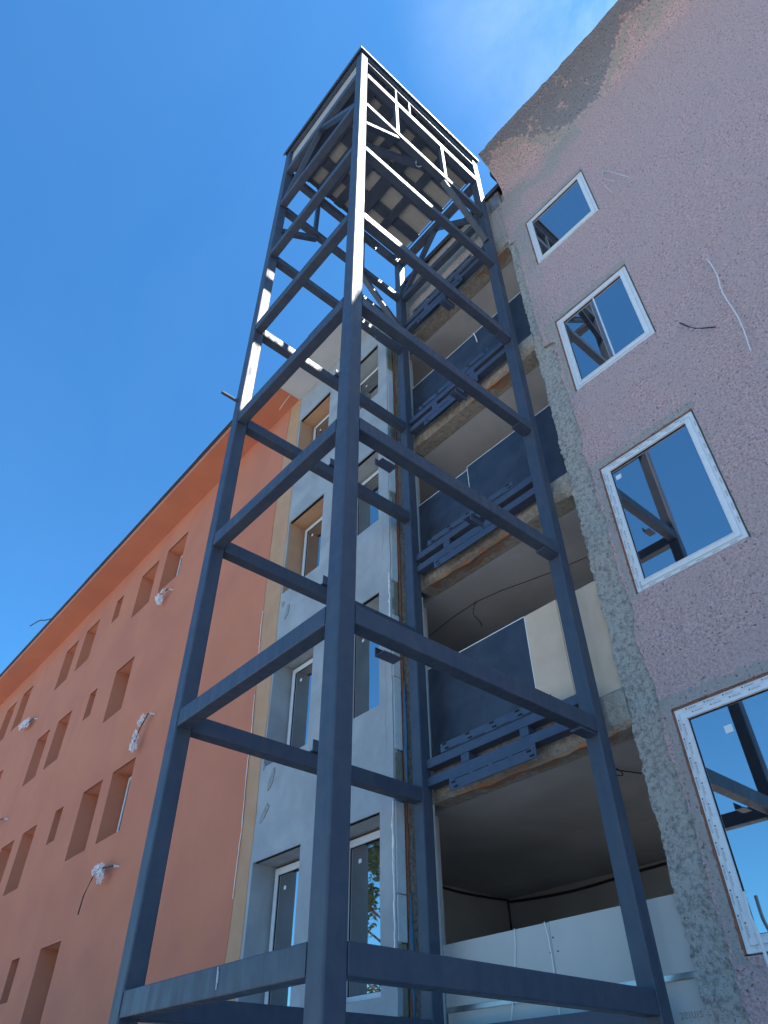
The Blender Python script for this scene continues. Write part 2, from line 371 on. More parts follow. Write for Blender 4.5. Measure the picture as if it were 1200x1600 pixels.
# cornice : cove curving out to the roof edge
bm = bmesh.new(); nx, nu = 220, 30; grid = []; X0c = .31; att = {'bare': [], 'stain_shade': []}
for i in range(nx+1):
    x = X0c+(i/nx)**1.5*(XE-X0c); row = []
    for j in range(nu+1):
        u = j/nu; a = u*R(80)
        y = YF-.70*(1-math.cos(a))/(1-math.cos(R(80))); z = ZW+.60*math.sin(a)/math.sin(R(80))
        rag = (.035*fb(x*1.6, 3, 0, 3)+.012*nz(x*9, 2))*u
        y += rag+disp(x, z); z += rag*.6
        if x < .75: x_ = X0c+(x-X0c)+(0.10*u)*(1-(x-X0c)/(.75-X0c))+.012*nz(u*7, 4)
        else: x_ = x
        row.append(bm.verts.new((x_, y, z)))
        wv = .45+.30*math.sin(x*2.1+.4)+.28*fb(x*1.1+5, .7, 0, 3)
        att['stain_shade'].append(max(0, min(1, .5+(u-wv)*5))*(.80 if u > .1 else 0)*(1-.55*max(0, nz(x*4, u*5, 3))))  # real stain, spread wider to also paint the shadowed band along the top
        tb = min(1, u*4); att['bare'].append(bare(x, ZW, 0)*(1-tb)+tb*(.35+.5*nz(x*1.7, u*3, 8)+(.6*math.exp(-abs(u-wv+.06)*22))))
    grid.append(row)
for i in range(nx):
    for j in range(nu): bm.faces.new((grid[i][j], grid[i+1][j], grid[i+1][j+1], grid[i][j+1]))
# end cap towards the tower and the upper lip
cap = [grid[0][j] for j in range(nu+1)]
b0 = bm.verts.new((X0c+.02, YF+.02, ZW+.66)); nA = len(att['bare'])
for j in range(nu): bm.faces.new((cap[j], cap[j+1], b0))
lip = [bm.verts.new(grid[i][nu].co+Vector((0, .10, .07))) for i in range(nx+1)]
back = [bm.verts.new((grid[i][nu].co.x, YF+.05, ZW+.72)) for i in range(nx+1)]
for i in range(nx):
    bm.faces.new((grid[i][nu], grid[i+1][nu], lip[i+1], lip[i])); bm.faces.new((lip[i], lip[i+1], back[i+1], back[i]))
for k in att: att[k] += [.9 if k == 'stain_shade' else 0]*(1+2*(nx+1))
for f in bm.faces: f.smooth = True
q = MB.__new__(MB); q.bm = bm; co = q.build('cornice', PINK, ob_)
for k, v in att.items():
    a = co.data.attributes.new(k, 'FLOAT', 'POINT'); a.data.foreach_set('value', v)
# concrete pier at the side of the open bay : chipped, wavy edge
OB = .160
def pier_edge(z): return OB+.022*fb(z*2.7, 3, 1, 4)+.022*fb(z*17, 5, 2, 3)
sheet('concrete_pier', CONC, ob_, OB, .52, GZ, 11.6, YF+.028, (), 0.022,
      lambda x, z: .010*fb(x*5, 2, z*5, 3)+.012*fb(x*26, 7, z*26, 3), left=pier_edge, thick=.20)
# wall above the bay
sheet('wall_above_bay', PINK, ob_, -2.49, .215, 11.33, 13.20, YF+.012, (), 0.06, lambda x, z: .008*fb(x*6, 4, z*6, 3), thick=.1,
      attrs={'bare': lambda x, z, y: .95-.4*max(0, nz(x*2, 2, z*2)), 'stain_shade': lambda x, z, y: .25*max(0, nz(x*3, 1, z*2))})
fl = MB(); fl.box(-2.6, .30, YF-.05, YF+.30, 13.205, 13.245); fl.box(-2.6, .30, YF-.055, YF-.045, 13.10, 13.24); fl.build('roof_flashing', GUTTER, ob_)
vp = MB(); vp.box(-.02, .20, YF-.012, YF+.005, 12.62, 13.02, .004); vp.box(.0, .18, YF-.02, YF-.013, 12.70, 12.73); vp.build('metal_cover', GALV, ob_)
# left pier and interior
sheet('concrete_pier', CONC, ob_, -2.49, -2.40, GZ, 13.2, YF+.03, (), 0.05, lambda x, z: .012*fb(x*6, 9, z*6, 4),
      right=lambda z: -2.405+.014*fb(z*3, 8, 0, 4)+.010*nz(z*21, 3), thick=.06)
SB = [2.97, 5.72, 8.43, 11.32]
cc = MB()
core(cc, .20, XE, GZ, ZW+.45, YF+.085, YF+.30, [(a-.01, b+.01, c-.01, d+.01) for a, b, c, d in PO])
cc.box(-2.56, -2.50, YF+.05, YF+.12, GZ, 13.19); cc.box(-2.44, .20, YF+.13, YF+.30, 11.50, 13.19)
cc.build('wall_core', INNER, ob_)
sh = MB()
core(sh, -5.0, XE, GZ, 13.1, 6.9, 7.1, [(.4, 2.9, z+1.0, z+2.55) for z in (.0, 2.95, 5.7, 8.4)]); sh.box(-4.85, -4.65, YF+.45, 6.9, GZ, 13.1); sh.box(3.0, 3.2, YF+.31, 6.9, GZ, 13.1)  # unseen rear openings, added to let daylight in and brighten the rooms
sh.box(-4.65, -2.62, YF+.31, YF+.42, GZ, 13.1)
sh.box(XE-.2, XE, YF+.31, 6.9, GZ, 13.1)
sh.build('inner_wall', INNER, ob_)
for z in SB:
    s_ = MB(); s_.box(-4.64, 2.99, YF+.31, 6.89, z+.004, z+.24); s_.build('floor_slab', CEIL, ob_)
rf = MB(); rf.box(-2.49, .30, YF+.31, 7.3, 13.1, 13.2); rf.box(.31, XE, 2.75, 7.3, 13.14, 13.30)
rf.build('flat_roof', GUTTER, ob_)
# lumpy slab edges with broken brick below
for k, z in enumerate(SB):
    n = 90; bm = bmesh.new(); prof = []
    for i in range(n+1):
        x = -2.36+(2.54)*i/n
        dz = .045*fb(x*2.4+k*9, 1, 0, 4)+.012*nz(x*22, k)
        bite = .05*max(0, fb(x*1.3+k*5, 6, 0, 3))
        hh = .34 if k == 0 else .26+.02*k
        prof.append([(x, YF+.30, z+.0), (x, YF+.06+bite, z-.012+dz*.45), (x, YF+.005+bite+.012*nz(x*15, 9, k), z+.03+dz*.6), (x, YF+.0+.012*nz(x*17, 3, k), z+.12), (x, YF+.012*nz(x*12, 5, k), z+hh-.03), (x, YF+.03, z+hh), (x, YF+.30, z+hh)])
    rows = [[bm.verts.new(p) for p in r] for r in prof]
    for A, B in zip(rows, rows[1:]):
        for j in range(len(A)-1): bm.faces.new((A[j], A[j+1], B[j+1], B[j]))
    q = MB.__new__(MB); q.bm = bm; q.build('slab_edge', SLABM, ob_)
    # brick remains clinging to the underside edge
    bm = bmesh.new(); prof = []
    spans = {0: (-2.0, .0), 1: (-2.2, -.75), 2: (-1.1, -.2), 3: (-.6, .1)}[k]
    n = 60
    for i in range(n+1):
        x = spans[0]+(spans[1]-spans[0])*i/n; w = math.sin(math.pi*i/n)**.4
        h = w*(.018+.035*max(0, .3+fb(x*3+k*4, 8, 0, 4)))
        prof.append([(x, YF+.045, z+.01), (x, YF+.05, z-.012-h), (x, YF+.12+.1*max(0, nz(x*4, k)), z-.004-h*.4), (x, YF+.28, z+.004)])
    rows = [[bm.verts.new(p) for p in r] for r in prof]
    for A, B in zip(rows, rows[1:]):
        for j in range(len(A)-1): bm.faces.new((A[j], A[j+1], B[j+1], B[j]))
    q = MB.__new__(MB); q.bm = bm; q.build('broken_brick', RUST, ob_)
# jamb lining at the left of the bay
jb = MB()
for k, (a, b) in enumerate(((GZ, 2.95), (3.4, 5.6), (6.0, 8.4), (8.8, 11.2))):
    jb.box(-2.335-.004*k, -2.318-.004*k, YF+.050, YF+.068, a, b)
jb.build('jamb_lining', EPS, ob_)
# windows of the old facade
lbl = ['lowest pink-wall window, wide pane with printed film on its frame', 'pink-wall window second from the ground, dark tower mirrored in it', 'pink-wall window with a thin upright bar, third from the ground', 'small topmost window of the pink wall under the cornice']
for k, (a, b, c, d) in enumerate(PW):
    st = [(.915, 2.62, .062), (.70, 5.47, .06), None, None][k]
    window(ob_, a, b, c, d, YF+.012, .075, lbl[k], st, mullion=[None, None, 1.14, None][k], printed=[1, 2, 0, 0][k])
# casement ajar in third window, light slats in the top one
# foam between frame and wall
for k, (a, b, c, d) in enumerate(PW):
    mb = MB(); n = 90
    for i in range(n):
        z = c+(d-c)*i/n; z2 = c+(d-c)*(i+1)/n; w = .012+.014*max(0, fb(z*5+k, 2, 0, 3)+.35)
        mb.box(a-w-.004, a-.001, YF+.004+.006*nz(z*20, k), YF+.06, z, z2)
    for i in range(30):
        x = a+(b-a)*i/30; x2 = a+(b-a)*(i+1)/30; w = .008+.012*max(0, fb(x*6+k, 4, 0, 3)+.3)
        mb.box(x, x2, YF+.006+.006*nz(x*20, k), YF+.06, d+.001, d+.004+w)
    mb.build('foam_seal', FOAM, ob_)

# ------------------------------------------------------------------ insulated wing : orange, tan and grey
YO = 2.672
def sx(x): return 3.071+(x-3.071)*.956
def sz(z): return .385+(z-.385)*.956
wg = thing('apartment_building', 'long wing with fresh orange render and unpainted grey coat beside the tower', 'building', (-20, YO, GZ))
XEND = -2.49; XFAR = -46.0; ZE = 12.06
tops = [3.01, 5.955, 8.90, 11.79]
OW = []   # openings, kind
big, nar = [], []
for r, zt in enumerate(tops):
    cols = [(-12.97, -11.96), (-16.66, -15.69), (-18.22, -17.24)]
    if r in (1, 3): cols.append((-11.47, -10.40))
    if r >= 2: cols.append((-22.0, -21.05))
    if r == 3: cols.append((-23.62, -22.66))
    for a, b in cols: big.append((sx(a), sx(b), sz(zt-(1.35 if r > 1 else 1.40)), sz(zt), r))
    nar.append((sx(-14.53), sx(-14.07), sz(zt-.74), sz(zt), r))
grey = []
for r, zt in enumerate(tops):
    h = [1.70, 1.68, 1.62, 1.5][r]
    grey.append((sx(-5.55), sx(-4.485), sz(zt-h), sz(zt), r)); grey.append((sx(-4.02), sx(-2.985), sz(zt-h), sz(zt), r))
OPN = [o[:4] for o in big+nar+grey]
LAY1, LAY2 = .006, .012
def e_or(z): return sx(-6.03+.10*math.sin(z*.55)+.03*nz(z*1.3, 2)+.006*nz(z*14, 1))
def e_tan(z): return sx(-5.605-.02*math.sin(z*.5+1)+.03*nz(z*1.1, 6)+.008*nz(z*12, 4))
wob = lambda x, z: .006*fb(x*.8, 3, z*.8, 3)
sheet('base_coat_wall', GREYP, wg, -6.6, XEND, GZ, ZE, YO, [o for o in OPN if o[0] > -6.5], .12,
      lambda x, z: .007*fb(x*1.1, 3, z*1.1, 4)*min(1, max(0, (XEND-x)*5)), right=lambda z: XEND+.012*fb(z*3, 1, 0, 4)+.008*nz(z*17), thick=.06)
sheet('primer_strip', TAN, wg, sx(-6.6), sx(-5.61), GZ, ZE, YO-LAY1, (), .09, lambda x, z: .004*fb(x*1.1, 3, z*1.1, 4), right=e_tan, thick=.02)
sheet('orange_render', ORANGE, wg, XFAR, sx(-6.03), GZ, ZE, YO-LAY2, OPN[:len(big)+len(nar)], .32,
      lambda x, z: .008*fb(x*.6, 3, z*.6, 3), right=e_or, thick=.03)
D = .34
for (a, b, c, d, r) in big+nar:
    rv = MB()
    rv.box(a-.02, a, YO+.0, YO+D, c-.02, d+.02); rv.box(b, b+.02, YO, YO+D, c-.02, d+.02)
    rv.box(a, b, YO, YO+D, d, d+.02); rv.box(a, b, YO, YO+D, c-.02, c)
    rv.build('reveal', ORANGE, wg)
for (a, b, c, d, r) in grey:
    rv = MB()
    rv.box(a-.02, a, YO+.02, YO+D, c-.02, d+.02); rv.box(b, b+.02, YO+.02, YO+D, c-.02, d+.02)
    rv.box(a, b, YO+.02, YO+D, d, d+.02); rv.box(a, b, YO+.02, YO+D, c-.02, c)
    ob = rv.build('reveal', [GREYP, GREYP, TAN, TAN][r] if a < -4.5 else GREYP, wg)
for (a, b, c, d, r) in big+grey: window(wg, a+.03 if a < -4.6 else a+.01, b-.01 if a < -4.6 else b-.01, c+.02, d-.03, YO+D-.02, .065, None, ((a+.24, d-.30, .045) if a > -6 else None))
for (a, b, c, d, r) in nar: window(wg, a+.01, b-.01, c+.02, d-.03, YO+D-.02, .05)
mb = MB(); core(mb, XFAR, XEND-.08, GZ, ZE, YO+.065, YO+.55, [(o[0]-.02, o[1]+.02, o[2]-.02, o[3]+.02) for o in OPN]); mb.build('wall_core', INNER, wg)
mb = MB(); mb.box(XFAR, XEND-.08, YO+.56, YO+.60, GZ, ZE); mb.box(XFAR, XFAR+.1, YO+.6, 12, GZ, ZE); mb.box(XFAR, XEND-.08, 11.9, 12, GZ, ZE); mb.build('inner_wall', INNER, wg)
# eave : painted part and raw part
YE = 1.99; XB = -5.30
mb = MB(); mb.box(XFAR, XB, YE, YO+.5, ZE, ZE+.13); mb.build('painted_eave', ORANGE, wg)
mb = MB(); mb.box(XB, -2.62, YE+.015, YO+.5, ZE+.004, ZE+.125); mb.build('raw_eave', SOFF, wg)
mb = MB(); mb.box(XFAR, -2.62, YE-.03, YE+.12, ZE+.135, ZE+.165)
x = XFAR
while x < -3:
    l = 1.0+random.random()*1.6; mb.box(x, min(x+l, -2.62), YE-.045-.012*random.random(), YE+.08, ZE+.17, ZE+.195+.015*random.random()); x += l+.01
mb.build('roof_edge', GUTTER, wg)
mb = MB(); mb.box(XFAR, -2.62, YE+.14, 12, ZE+.14, ZE+.30); mb.build('flat_roof', GUTTER, wg)
# patches on the grey coat, render mesh tail
for (x, z, a, b, t) in ((-4.93, 3.88, .045, .14, .3), (-5.02, 3.46, .05, .13, .6), (-4.95, 6.55, .05, .13, .3), (-5.1, 6.75, .05, .05, 0), (-5.15, 4.1, .02, .04, .2)):
    mb = MB(); n = 28; pl = []
    for i in range(n):
        w = 2*math.pi*i/n; rr = 1+.5*nz(math.cos(w)*2+x, math.sin(w)*2, z)
        px_, pz_ = a*rr*math.cos(w), b*rr*math.sin(w)
        pl.append((x+px_*math.cos(t)+pz_*math.sin(t), z-px_*math.sin(t)+pz_*math.cos(t)))
    mb.prism(pl, YO-.0075, YO+.01); mb.build('mortar_patch', PATCH, wg)
for z0, z1 in ((2.55, 5.35), (5.9, 6.9)):
    mb = MB(); pts = [(e_or(z0+(z1-z0)*i/40)+.014*nz(i*.4, z0)+.005, YO-.022-.01*abs(nz(i*.3, 7)), z0+(z1-z0)*i/40) for i in range(41)]
    mb.tube(pts, lambda t: .004+.005*abs(nz(t*14, z0)), 5); mb.build('mesh_tail', WHITE, wg)
for z0, z1, xx in ((3.5, 4.75, -2.60), (6.2, 7.1, -2.63)):
    mb = MB(); mb.tube([(xx+.035*fb(z0+(z1-z0)*i/50*3, 4, 0, 4), YO+.002+.007*fb(xx*1.1, 3, (z0+(z1-z0)*i/50)*1.1, 4)*.5, z0+(z1-z0)*i/50) for i in range(51)], .0045, 4); mb.build('crack', PATCH, wg)
for z0, z1 in ((1.35, 2.95), (5.1, 5.9)):
    mb = MB(); mb.tube([(XEND-.02+.02*fb(t*.21, z0, 0, 3), YO-.002, z0+(z1-z0)*t/40) for t in range(41)], lambda t: .006+.012*max(0, nz(t*22, z0)), 6); mb.build('adhesive_bead', WHITE, wg)
# cut end of the insulation beside the tower: boards, blocks and foam
z = GZ; i = 0
while z < 11.9:
    l = .22+random.random()*.75
    mm, yy = (EPS, 0) if i % 3 != 1 else (WOOL, .012)
    mb = MB(); mb.box(XEND-.07, XEND+.012-yy, YO+.012+yy+.01*random.random(), YO+.135, z, min(z+l, 11.98)-.008, .005, 1)
    mb.build('insulation_board' if mm is EPS else 'mortar_block', mm, wg); z += l; i += 1
mb = MB(); pts = [(XEND+.004+.012*nz(t*.5, 1), YO+.165+.012*nz(t*.3, 4), GZ+t*.1) for t in range(0, 131)]
mb.tube(pts, lambda t: .014+.016*max(0, nz(t*60, 2)+.3), 7); mb.build('foam_bead', FOAM, wg)
for a, b in ((3.05, 4.35), (1.0, 2.1), (4.8, 5.1)):
    mb = MB(); n = 14; mb.tube([(XEND+.018+.008*nz(i, a), YO+.175+.012*nz(i*.6, b), a+(b-a)*i/n) for i in range(n+1)], lambda t: .010+.014*math.sin(math.pi*t), 7); mb.build('foam_bead', BFOAM, wg)
mb = MB(); n = 110
for i in range(n):
    z = GZ+13.0*i/n; z2 = GZ+13.0*(i+1)/n
    mb.box(XEND-.06, XEND+.0+.012*fb(z*3, 4, 0, 4)+.006*nz(z*25), YO+.20+.012*fb(z*4, 2, 0, 3), YF+.028, z, z2)
mb.build('concrete_edge', CONC, wg)

# ------------------------------------------------------------------ steel lift tower
w_, d_, s_ = 2.311, 2.921, .145
tw = thing('lift_tower', 'tall open lift shaft of dark blue steel posts and beams before the facade', 'steel tower', (-w_/2, d_/2, GZ))
ZT = 14.62; ZD = 13.90
def post(x0, y0):
    m = MB(); m.box(x0, x0+s_, y0, y0+s_, GZ+.02, 11.50, .012); m.box(x0+.001, x0+s_-.001, y0+.001, y0+s_-.001, 11.506, ZT, .012)
    m.box(x0+.006, x0+s_-.006, y0+.006, y0+s_-.006, 11.40, 11.60)
    return m.build('post', STEEL, tw)
for a, b in ((-s_, 0), (-w_, 0), (-s_, d_-s_), (-w_, d_-s_)): post(a, b)
mb = MB()
for a, b in ((-s_, 0), (-w_, 0), (-s_, d_-s_), (-w_, d_-s_)): mb.box(a-.06, a+s_+.06, b-.06, b+s_+.06, GZ, GZ+.02)
mb.build('base_plate', STEEL2, tw)
BH = .149
LV = [.922, 2.872, 4.776, 6.660, 8.535, 10.555, 12.25, 13.57]
HV = [.149]*5+[.130, .125, .18]
for k, z in enumerate(LV):
    h = HV[k]; z1 = z+h; e = .0025
    mb = MB(); mb.box(-w_+s_+e, -s_-e, e, .12, z, z1, .008); mb.build('beam', STEEL, tw)
    mb = MB(); mb.box(-.12, -e, s_+e, d_-s_-e, z, z1, .008); mb.build('beam', STEEL, tw)
    mb = MB(); mb.box(-w_+.025, -w_+s_-e, s_+e, d_-s_-e, z, z1, .008); mb.build('beam', STEEL, tw)
    if k >= 6:
        mb = MB(); mb.box(-w_+s_+e, -s_-e, d_-.12, d_-e, z, z1, .008); mb.build('beam', STEEL, tw)
for k, z in enumerate(LV[:5]):
    h = HV[k]
    for yy in (s_+.001, d_-s_-.004):
        mb = MB(); mb.tube([(.0, yy+.002, z+.01), (.001, yy+.002, z+h-.01)], .0035, 5); mb.build('weld_seam', STEEL2, tw)
    for xx in (-s_-.001, -w_+s_+.001):
        mb = MB(); mb.tube([(xx, .0, z+.01), (xx, .0, z+h-.01)], .0035, 5); mb.build('weld_seam', STEEL2, tw)
# lower ring just above the bottom frame edge of the picture
z = .60
mb = MB(); mb.box(-w_+s_+.003, -s_-.003, .003, .06, z, z+.06, .005); mb.build('beam', STEEL, tw)
mb = MB(); mb.box(-w_+s_+.003, -s_-.003, d_-.12, d_-.003, .86, 1.0, .005); mb.build('beam', STEEL, tw)
# roof ring
for z, h, y_ in ((14.50, .12, 0), (14.28, .035, .01)):
    mb = MB(); mb.box(-w_+s_+.003, -s_-.003, .003+y_, .06, z, z+h, .004)
    if y_ == 0: mb.build('roof_rail', STEEL, tw)
    else: mb.bm.free()
    mb = MB(); mb.box(-.06, -.003, s_+.003, d_-s_-.003, z, z+h, .004); mb.build('roof_rail', STEEL, tw)
    mb = MB(); mb.box(-w_+.003, -w_+.06, s_+.003, d_-s_-.003, z, z+h, .004); mb.build('roof_rail', STEEL, tw)
mb = MB(); mb.box(-w_+s_+.003, -s_-.003, d_-.06, d_-.003, 14.50, 14.62, .004); mb.build('roof_rail', STEEL, tw)
mb = MB(); mb.box(-w_-.02, .03, -.03, d_+.02, ZT+.002, ZT+.035); mb.build('roof_sheet', STEEL, tw)
mb = MB(); mb.box(-w_+s_+.01, -s_-.01, .064, .075, ZD+.05, 14.49); mb.build('front_panel', DECK, tw)
mb = MB(); mb.box(-w_-.035, .045, -.045, -.031, ZT-.06, ZT+.05); mb.box(.031, .045, -.031, d_+.02, ZT-.03, ZT+.045); mb.build('roof_trim', STEEL, tw)
# uprights and knee braces at the head
for y in (.80, 1.88):
    mb = MB(); mb.box(-.075, -.004, y-.035, y+.035, LV[6]+.147, LV[7]-.002, .006); mb.build('upright', STEEL, tw)
    mb = MB(); mb.box(-w_+.03, -w_+.10, y-.035, y+.035, LV[6]+.147, LV[7]-.002, .006); mb.build('upright', STEEL, tw)
for y in (.80, 1.12):
    mb = MB(); mb.box(-.055, -.006, y-.02, y+.02, LV[7]+.183, 14.279, .004); mb.build('upright', STEEL, tw)
for X in (-.055, -w_+.075):
    for a, b in (((.15, 11.58), (.82, 12.20)), ((1.84, 12.20), (d_-.16, 11.36))):
        mb = MB(); mb.bar((X, a[0], a[1]), (X, b[0], b[1]), .08, .08, bevel=.006); mb.build('knee_brace', STEEL, tw)
for a, b in (((-.16, 12.42), (-1.10, 13.54)), ((-1.22, 13.54), (-w_+.16, 12.42))):
    mb = MB(); mb.bar((a[0], .06, a[1]), (b[0], .06, b[1]), .07, .09, bevel=.006); mb.build('knee_brace', STEEL, tw)
    mb = MB(); mb.bar((a[0], d_-.07, a[1]), (b[0], d_-.07, b[1]), .07, .09, bevel=.006); mb.build('knee_brace', STEEL, tw)
for a, b in (((-.16, 10.72), (-.75, 11.3)), ((-w_+.16, 10.6), (-w_+.75, 12.2))):
    pass
# machine deck: pale sheets lying on a grid of steel bars just above the head beams
ZD = 13.90
xb_ = [(-w_+s_+.004, -2.08), (-1.77, -1.57), (-1.20, -.88), (-.62, -.39), (-.25, -s_-.004)]
yb_ = [(.125, .48), (.67, .94), (1.08, 1.25), (1.47, 1.71), (2.04, 2.20), (2.80, d_-.125)]
mb = MB(); mb.box(-w_+s_+.004, -s_-.004, .13, d_-.13, ZD, ZD+.03); mb.build('deck_panel', DECK, tw)
for a, b in xb_:
    mb = MB(); mb.box(a, b, .126, d_-.126, ZD-.034, ZD-.003, .003); mb.build('deck_joist', STEEL, tw)
for a, b in yb_:
    mb = MB(); mb.box(-w_+s_+.005, -s_-.005, a, b, ZD-.075, ZD-.036, .003); mb.build('deck_joist', STEEL, tw)
for y in (.7, 1.45, 2.2):
    mb = MB(); mb.box(-w_+.07, -.07, y-.03, y+.03, 14.52, 14.615, .003); mb.build('roof_joist', STEEL, tw)
# pulley and coil under the deck
mb = MB(); mb.bar((-.95, .75, 13.66), (-.50, 1.85, 13.66), .10, .12, bevel=.01); mb.build('hoist_beam', STEEL2, tw)
mb = MB(); mb.tube([(-.42+.10*math.cos(t/3), 1.62+.012*t, 13.55+.10*math.sin(t/3)) for t in range(26)], .012, 6); mb.build('cable_coil', GALV, tw)
# landing brackets : two bars, uprights and slotted plates at every floor
def landing(zz, full=True):
    y0, y1 = d_-.075, d_+.045
    xa, xb = -w_+s_+.003, -s_-.003
    def b(x0, x1, z0, z1, dy=0.0, nm='bracket_bar', m=STEEL2): 
        mb = MB(); mb.box(x0, x1, y0+dy, y1, z0+zz, z1+zz, .004, 1); return mb.build(nm, m, tw)
    b(xa, xb, .250, .345); b(xa, xb, .062, .157)
    for x0, x1 in ((-1.66, -1.55), (-.88, -.775)): b(x0, x1, .159, .248)
    for nm, x0, x1, z0, z1, rowz in (('slotted_plate', -1.925, -.45, .347, .440, (.425, .375)), ('slotted_plate', -1.835, -.715, -.072, .030, (.005, -.045))):
        mb = MB(); mb.box(x0, x1, y0-.010, y0-.002, z0+zz, z1+zz+.03 if z1 < .2 else z1+zz)
        pl = mb.build(nm, STEEL2, tw)
        n = 5 if x0 < -1.9 else 2
        for i in range(n):
            cx = (x0+.06)+(x1-x0-.14)*i/(n-1)
            for q, rz in enumerate(rowz):
                c2 = cx+.03*q; sl_ = MB(); sl_.box(c2-.028, c2+.028, y0-.0125, y0-.0105, rz+zz-.009, rz+zz+.009); sl_.build('slot', HOLE, pl)
        wl = MB()
        for i in range(4):
            a = x0+.08+(x1-x0-.1)*i/4; wl.box(a, a+.20, y0-.0125, y0-.0105, (z0+.006 if z1 > .2 else z1-.004)+zz, (z0+.012 if z1 > .2 else z1+.002)+zz)
        wl.build('weld_gap', HOLE, pl)
for zz in (2.970, 5.735, 8.44, 11.15): landing(zz)
# rail brackets on the side beams
for z in LV[1:5]:
    mb = MB(); x = -.125; yq = 1.62 if z > 3 else 2.1
    mb.box(x-.10, x, .50, .67, z-.022, z-.014); mb.box(x-.10, x-.092, .50, .67, z-.014, z+.05); mb.build('rail_bracket', STEEL2, tw)
    mb = MB()
    if z > 3: mb.box(x-.12, x, yq, yq+.18, z-.026, z-.015); mb.box(x-.03, x-.018, yq, yq+.18, z-.09, z-.026); mb.build('rail_bracket', STEEL2, tw)
    else: mb.bm.free()
    mb = MB(); x = -w_+s_; mb.box(x-.09, x+.03, 1.36, 1.48, z+BH+.001, z+BH+.012); mb.box(x+.018, x+.03, 1.36, 1.48, z+BH+.012, z+BH+.11); mb.build('rail_bracket', STEEL2, tw)
    mb = MB(); mb.box(-.13, -.02, d_-.36, d_-.16, z-.022, z-.002); mb.build('rail_bracket', STEEL2, tw)
mb = MB(); mb.bar((-.973, -.0005, 1.062), (-.966, -.0005, .955), .009, .002, (0, 1, 0)); mb.bar((-.963, -.0004, 1.04), (-.957, -.0004, .985), .005, .002, (0, 1, 0)); mb.build('paint_drip', EPS, tw)
mb = MB(); mb.tube([(-w_+.05, .02, 7.11), (-w_+.05, -.22, 7.11)], .022, 10); mb.build('bolt', STEEL, tw)

# ------------------------------------------------------------------ boards closing the open landings
yb = YF+.072
def part(root, name, m, *b, bev=0.0):
    mb = MB(); mb.box(*b, bev); return mb.build(name, m, root)
p = thing('partition', 'grey plasterboard parapet on metal studs in the lowest open landing', 'partition', (-1, yb, GZ))
part(p, 'plasterboard', BOARD, -2.31, -1.055, yb, yb+.0125, 1.185, 1.665); part(p, 'plasterboard', BOARD, -1.052, .20, yb+.001, yb+.0135, 1.185, 1.668)
part(p, 'plasterboard', BOARD, -2.31, .20, yb+.014, yb+.026, GZ+.01, 1.145)
part(p, 'metal_track', GALV, -2.31, .20, yb+.004, yb+.05, 1.146, 1.184); part(p, 'metal_track', GALV, -2.31, .20, yb-.004, yb+.003, 1.150, 1.166)
bm = bmesh.new(); Ty = Matrix.Rotation(R(90), 4, 'X')
for tx, tz in ((.115, .965), (-.31, .975)):
    text_bm(bm, 'siniat', .085, Matrix.Translation((tx, yb+.0125, tz)) @ Ty @ Matrix.Rotation(R(180), 4, 'Z'))
q = MB.__new__(MB); q.bm = bm; q.build('board_print', mat('faded_print', (0.27, 0.265, 0.26), .9), p)
mb = MB()
for x, z in ((-1.03, 1.55), (-1.0, 1.45), (-1.08, 1.45)): mb.tube([(x, yb-.004, z), (x, yb+.002, z)], .006, 8)
mb.build('screw', HOLE, p)
p = thing('partition', 'dark blue membrane board beside two tan boards in the second open landing', 'partition', (-1, yb, 3.2))
part(p, 'dark_board', DARKB, -2.31, -.795, yb, yb+.02, 3.235, 4.535); part(p, 'tan_board', BOARDT, -.785, -.36, yb, yb+.018, 3.235, 4.540); part(p, 'tan_board', BOARDT, -.355, .22, yb+.002, yb+.02, 3.235, 4.515)
part(p, 'board_edge', WHITE, -2.31, -.795, yb-.002, yb+.02, 4.536, 4.546); part(p, 'board_edge', WHITE, -.794, -.786, yb-.003, yb+.01, 3.24, 4.54)
p = thing('partition', 'dark blue board with a stepped pale top edge in the third open landing', 'partition', (-1, yb, 6.0))
part(p, 'dark_board', DARKB, -2.31, -1.32, yb, yb+.02, 6.0, 7.195); part(p, 'dark_board', DARKB, -1.315, .22, yb-.004, yb+.016, 6.0, 7.245)
part(p, 'board_edge', WHITE, -2.31, -1.32, yb-.002, yb+.02, 7.196, 7.206); part(p, 'board_edge', WHITE, -1.315, .22, yb-.006, yb+.016, 7.246, 7.254); part(p, 'board_edge', WHITE, -1.324, -1.317, yb-.007, yb+.01, 6.75, 7.24)
p = thing('partition', 'dark blue board in the topmost open landing, thin pale edge and white hook', 'partition', (-1, yb, 8.7))
part(p, 'dark_board', DARKB, -2.31, .22, yb, yb+.02, 8.72, 9.905); part(p, 'board_edge', WHITE, -2.31, .22, yb-.002, yb+.02, 9.906, 9.916)
mb = MB(); mb.tube([(-.83, yb-.03, 9.88), (-.80, yb-.03, 9.72), (-.79, yb-.03, 9.6)], .008, 5); mb.build('hook', WHITE, p)
# white strings on the lowest board
for k, pts in enumerate((((-1.42, 1.67), (-1.43, 1.55), (-1.46, 1.4), (-1.5, 1.25), (-1.57, 1.02)), ((-1.09, 1.672), (-1.07, 1.55), (-1.062, 1.4), (-1.06, 1.25), (-1.068, 1.03)))):
    mb = MB(); mb.tube([(x, yb-.010, z) for x, z in pts], .0045, 5); o = mb.build('string', WHITE)
    tag(o, ['white string hanging over the grey plasterboard, the left of two', 'white string along the joint of the grey plasterboards'][k], 'string')

